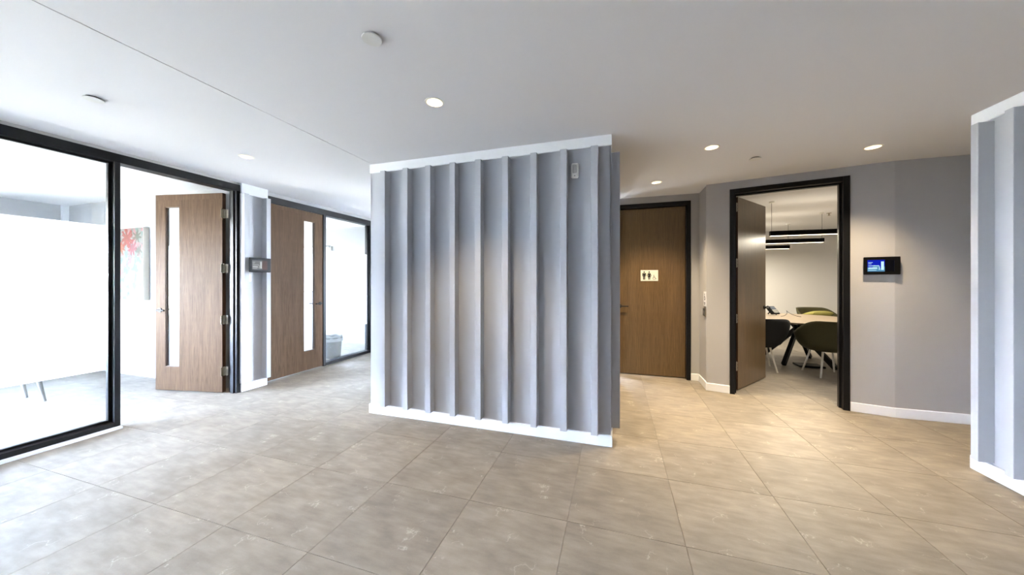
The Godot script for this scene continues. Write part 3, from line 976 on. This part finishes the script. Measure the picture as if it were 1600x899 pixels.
func build_boardroom() -> void:
	var shell := shell_mesh()
	make_armchair("olive tub armchair on white legs, back to the open door", P(2.96, 0, 6.0), 0.06, M.olive, shell)
	make_armchair("charcoal tub armchair half hidden by the open boardroom door", P(2.14, 0, 6.16), -0.15, M.dark_felt, shell)
	make_armchair("olive tub armchair on the far side of the table, holding a cushion", P(4.02, 0, 8.35), PI + 0.35, M.olive, shell)
	var cu := thing("cushion", "plump yellow-green cushion in the far olive armchair", "cushion", P(4.02, 0.665, 8.35) + Basis(Vector3.UP, PI + 0.35) * Vector3(0, 0, 0.13), PI + 0.35)
	var cm := part("cover", cushion_mesh(0.46, 0.15, 0.38), M.lime, cu)
	cm.rotation.x = -1.25

	# table
	var tb := thing("boardroom_table", "round oak-topped boardroom table on black splayed legs", "table", P(2.95, 0, 6.83))
	part("tabletop", turned([Vector2(0, 0.715), Vector2(0.85, 0.715), Vector2(0.895, 0.735), Vector2(0.90, 0.742), Vector2(0.897, 0.748), Vector2(0.0, 0.750)], 72), M.table_wood, tb)
	for e: Vector2 in [Vector2(-0.34, 0.36), Vector2(0.30, 0.47), Vector2(-0.36, -0.42), Vector2(0.36, -0.40)]:
		var st := tool()
		var top := Vector3(-e.x * 0.25, 0.71, -e.y * 0.25)
		var foot := Vector3(e.x, 0.0, e.y)
		var dirv := (foot - top)
		var yb := -dirv.normalized()
		var xb := yb.cross(Vector3.UP).normalized()
		var zb := xb.cross(yb)
		bx(st, Vector3.ZERO, Vector3(0.05, dirv.length(), 0.075), 0.004, Transform3D(Basis(xb, yb, zb), (top + foot) / 2 + Vector3(0, 0.01, 0)))
		part("leg", st.commit(), M.black, tb)
	part("top_plate", turned([Vector2(0, 0.700), Vector2(0.34, 0.700), Vector2(0.34, 0.715)], 32), M.black, tb)

	var fb := thing("floor_box", "flat black cable box on the floor under the table", "floor box", P(2.97, 0, 6.52))
	part("lid", box(Vector3(0, 0.016, 0), Vector3(0.34, 0.03, 0.24), 0.008), M.black, fb)

	# desk phone on the table
	var ph := thing("desk_phone", "black desk phone on a tilted stand on the table", "phone", P(2.76, 0.7535, 7.26), 0.5)
	var tilt := Transform3D(Basis(Vector3.RIGHT, -0.75), Vector3(0, 0.085, 0))
	var body := tool()
	bx(body, Vector3.ZERO, Vector3(0.19, 0.18, 0.022), 0.005, tilt)
	part("body", body.commit(), M.black, ph)
	var sc := tool()
	bx(sc, Vector3(0.03, 0.045, 0.012), Vector3(0.10, 0.06, 0.004), 0.001, tilt)
	part("screen", sc.commit(), mat(Color(0.30, 0.33, 0.38), 0.3), ph)
	for r in 3:
		for c in 4:
			var kb := tool()
			bx(kb, Vector3(-0.012 + 0.026 * c, -0.005 - 0.026 * r, 0.012), Vector3(0.016, 0.014, 0.005), 0.001, tilt)
			part("key", kb.commit(), M.plastic, ph)
	var hs := tool()
	bx(hs, Vector3(-0.068, 0.0, 0.024), Vector3(0.036, 0.17, 0.022), 0.008, tilt)
	part("handset", hs.commit(), M.black, ph)
	part("stand", rod([Vector3(0.0, 0.085, -0.01), Vector3(0.0, 0.011, -0.085)], 0.010), M.black, ph)
	part("stand", rod([Vector3(0.0, 0.075, 0.0), Vector3(0.0, 0.011, 0.075)], 0.010), M.black, ph)
	var cb := thing("cable", "thin dark cable looped on the table beside the phone", "cable", P(2.95, 0.754, 7.10))
	var cp: Array = []
	for k in 25:
		var t := k / 24.0
		cp.append(Vector3(-0.16 + 0.30 * t + 0.05 * sin(t * TAU), 0.09 * pow(sin(t * PI), 2.0), 0.08 * cos(t * TAU)))
	part("cord", rod(cp, 0.0035, 0.0035, 8), M.black, cb)

	# three linear pendants
	var zs := [6.0, 7.2, 8.4]
	var nm := ["long black linear pendant light, nearest the boardroom door, lit underneath", "long black linear pendant light, the middle one of three", "long black linear pendant light, farthest from the door"]
	for i in 3:
		var o := thing("pendant_light", nm[i], "pendant light", P(2.87, CEIL, zs[i]), 0.0, "linear pendants over the table")
		var y := 2.098 - CEIL
		part("bar", box(Vector3(0, y, 0), Vector3(1.25, 0.072, 0.055), 0.003), M.black, o)
		part("diffuser", box(Vector3(0, y - 0.037, 0), Vector3(1.23, 0.006, 0.045)), glow(Color(1.0, 0.92, 0.78), 2.0), o)
		part("top_diffuser", box(Vector3(0, y + 0.0335, 0), Vector3(1.23, 0.006, 0.045)), glow(Color(1.0, 0.92, 0.78), 0.8), o)
		for s: float in [-1.0, 1.0]:
			part("cable", rod([Vector3(s * 0.60, 0, 0), Vector3(s * 0.60, y + 0.03, 0)], 0.0025, 0.0025, 6), M.dark_metal, o)
			part("canopy", turned([Vector2(0, -0.022), Vector2(0.03, -0.022), Vector2(0.034, -0.018), Vector2(0.034, 0.001)], 24, Transform3D(Basis.IDENTITY, Vector3(s * 0.60, 0, 0))), M.plastic, o)
		for way: float in [-1.0, 1.0]:
			var a := AreaLight3D.new()
			a.name = "strip"
			o.add_child(a, true)
			a.position = Vector3(0, y + way * 0.045, 0)
			a.rotation.x = way * PI / 2
			a.area_size = Vector2(1.2, 0.045)
			a.area_range = 12.0
			a.area_attenuation = 2.0
			a.shadow_enabled = true
			a.light_color = Color(1.0, 0.95, 0.86)
			a.light_energy = 1.7 if way < 0.0 else 0.06
	var sp := thing("sprinkler", "small pendent sprinkler on the boardroom ceiling", "sprinkler", P(3.62, CEIL, 7.3))
	part("head", turned([Vector2(0.035, 0.001), Vector2(0.035, -0.006), Vector2(0.012, -0.010), Vector2(0.010, -0.04), Vector2(0.022, -0.042), Vector2(0.022, -0.046), Vector2(0, -0.047)], 20), M.nickel, sp)

# ------------------------------------------------------------------ the two glazed rooms
func build_left_rooms() -> void:
	# outer wall with a wide strip of windows
	var ow := setting("wall_outer", "white outer wall of the glazed rooms with a long strip of windows")
	var xo := -8.45
	var y0 := 0.55
	var y1 := 2.22
	part("parapet", span(xo - 0.2, xo, 0, y0, -4.1, 6.1), M.white_wall, ow)
	part("spandrel", span(xo - 0.2, xo, y1, CEIL, -4.1, 6.1), M.white_wall, ow)
	for q in [[-4.1, -3.2], [0.9, 3.6], [5.1, 6.1]]:
		part("pier", span(xo - 0.2, xo, y0, y1, q[0], q[1]), M.white_wall, ow)
	var wn := setting("window_3", "white framed strip window in the outer wall of the glazed rooms")
	part("corner_trim", span(xo, xo + 0.05, 0.0, CEIL, 2.90, 2.97, 0.003), M.white_trim, wn)
	for q in [[-3.2, 0.9], [3.6, 5.1]]:
		part("frame", span(xo - 0.12, xo - 0.05, y0, y0 + 0.05, q[0], q[1]), M.white_trim, wn)
		part("frame", span(xo - 0.12, xo - 0.05, y1 - 0.05, y1, q[0], q[1]), M.white_trim, wn)
		var n := int(round((q[1] - q[0]) / 1.15))
		for k in n + 1:
			var z: float = lerpf(q[0] + 0.025, q[1] - 0.025, float(k) / n)
			part("mullion", span(xo - 0.12, xo - 0.05, y0 + 0.05, y1 - 0.05, z - 0.025, z + 0.025), M.white_trim, wn)
		for k in n:
			var za: float = lerpf(q[0] + 0.025, q[1] - 0.025, float(k) / n) + 0.025
			var zb: float = lerpf(q[0] + 0.025, q[1] - 0.025, float(k + 1) / n) - 0.025
			part("pane", span(xo - 0.088, xo - 0.082, y0 + 0.05, y1 - 0.05, za, zb), M.glass, wn)
	var rw := setting("wall_rear_room", "white end wall of the rear glazed room")
	part("plaster", span(-8.65, -4.55, 0, CEIL, 6.0, 6.2), M.white_wall, rw)

	# painting in the front room
	var pa := thing("painting", "pale abstract canvas with an orange-red flower on the white dividing wall", "painting", P(-6.80, 1.62, 2.97))
	part("canvas", box(Vector3(0, 0, 0.033), Vector3(0.91, 1.03, 0.064), 0.003), mat(Color(0.86, 0.84, 0.79), 0.9), pa)
	var am := mat(Color(0.62, 0.62, 0.62), 0.8)
	am.albedo_texture = ImageTexture.create_from_image(art_image())
	part("painted_face", picture(0.904, 1.024), am, pa, Vector3(0, 0, 0.0655))
	# desk behind the frosted band: only its two raked legs show below the film
	var dk := thing("desk", "white desk behind the frosted glass on two raked grey legs", "desk", P(-7.1, 0, 2.02))
	part("top", box(Vector3(0, 0.73, 0), Vector3(1.5, 0.03, 0.55), 0.004), M.white_wall, dk)
	part("side_panel", box(Vector3(-0.72, 0.358, 0), Vector3(0.03, 0.715, 0.52), 0.003), M.white_wall, dk)
	for x: float in [0.49, 0.89]:
		part("leg", rod([Vector3(x - 0.44, 0.715, 0.0), Vector3(x, 0.0, 0.0)], 0.045, 0.012, 12), M.leg_grey, dk)
	# waste bin in the rear room
	var bn := thing("waste_bin", "grey waste bin with a white liner behind the frosted side glass", "bin", P(-4.84, 0, 4.73))
	part("body", turned([Vector2(0, 0.0), Vector2(0.112, 0.0), Vector2(0.118, 0.006), Vector2(0.138, 0.37), Vector2(0.130, 0.37), Vector2(0.110, 0.012), Vector2(0, 0.012)], 36), M.bin, bn)
	part("rim", turned([Vector2(0.137, 0.345), Vector2(0.148, 0.350), Vector2(0.150, 0.366), Vector2(0.143, 0.374), Vector2(0.130, 0.372)], 36), M.bin, bn)
	var ls := tool()
	ls.set_smooth_group(0)
	for k in 48:
		for j in 6:
			var f := func(kk: int, jj: int) -> Vector3:
				var a := TAU * kk / 48.0
				var t := jj / 6.0
				var r := lerpf(0.157, 0.118, t) + 0.006 * sin(a * 7.0 + t * 3.0) * sin(t * PI)
				var y := 0.30 + 0.105 * sin(t * PI * 0.72) + 0.010 * sin(a * 5.0) * t
				return Vector3(cos(a) * r, y, sin(a) * r)
			for v: Vector3 in [f.call(k, j), f.call(k + 1, j + 1), f.call(k, j + 1), f.call(k, j), f.call(k + 1, j), f.call(k + 1, j + 1)]: ls.add_vertex(v)
	ls.generate_normals()
	part("liner", ls.commit(), M.liner, bn)
	# framed print seen through the door slot
	var fp := thing("framed_print", "thin black framed white print seen through the slot of the closed door", "picture", P(-6.62, 1.655, 6.0))
	var fr := tool()
	for e in [[0, 0.52, 0.80, 0.02], [0, -0.52, 0.80, 0.02], [-0.39, 0, 0.02, 1.02], [0.39, 0, 0.02, 1.02]]:
		bx(fr, Vector3(e[0], e[1], 0.015), Vector3(e[2], e[3], 0.03), 0.002)
	part("frame", fr.commit(), M.black, fp)
	part("sheet", box(Vector3(0, 0, 0.006), Vector3(0.77, 1.02, 0.012)), mat(Color(0.90, 0.92, 0.93), 0.6), fp)
	var th := thing("wall_box", "small grey box high on the wall behind the frosted side glass", "control box", P(-6.20, 2.06, 6.0))
	part("case", box(Vector3(0, 0, 0.02), Vector3(0.09, 0.22, 0.04), 0.006), M.bin, th)
	part("cover", box(Vector3(0, 0.02, 0.042), Vector3(0.07, 0.12, 0.006), 0.002), M.liner, th)
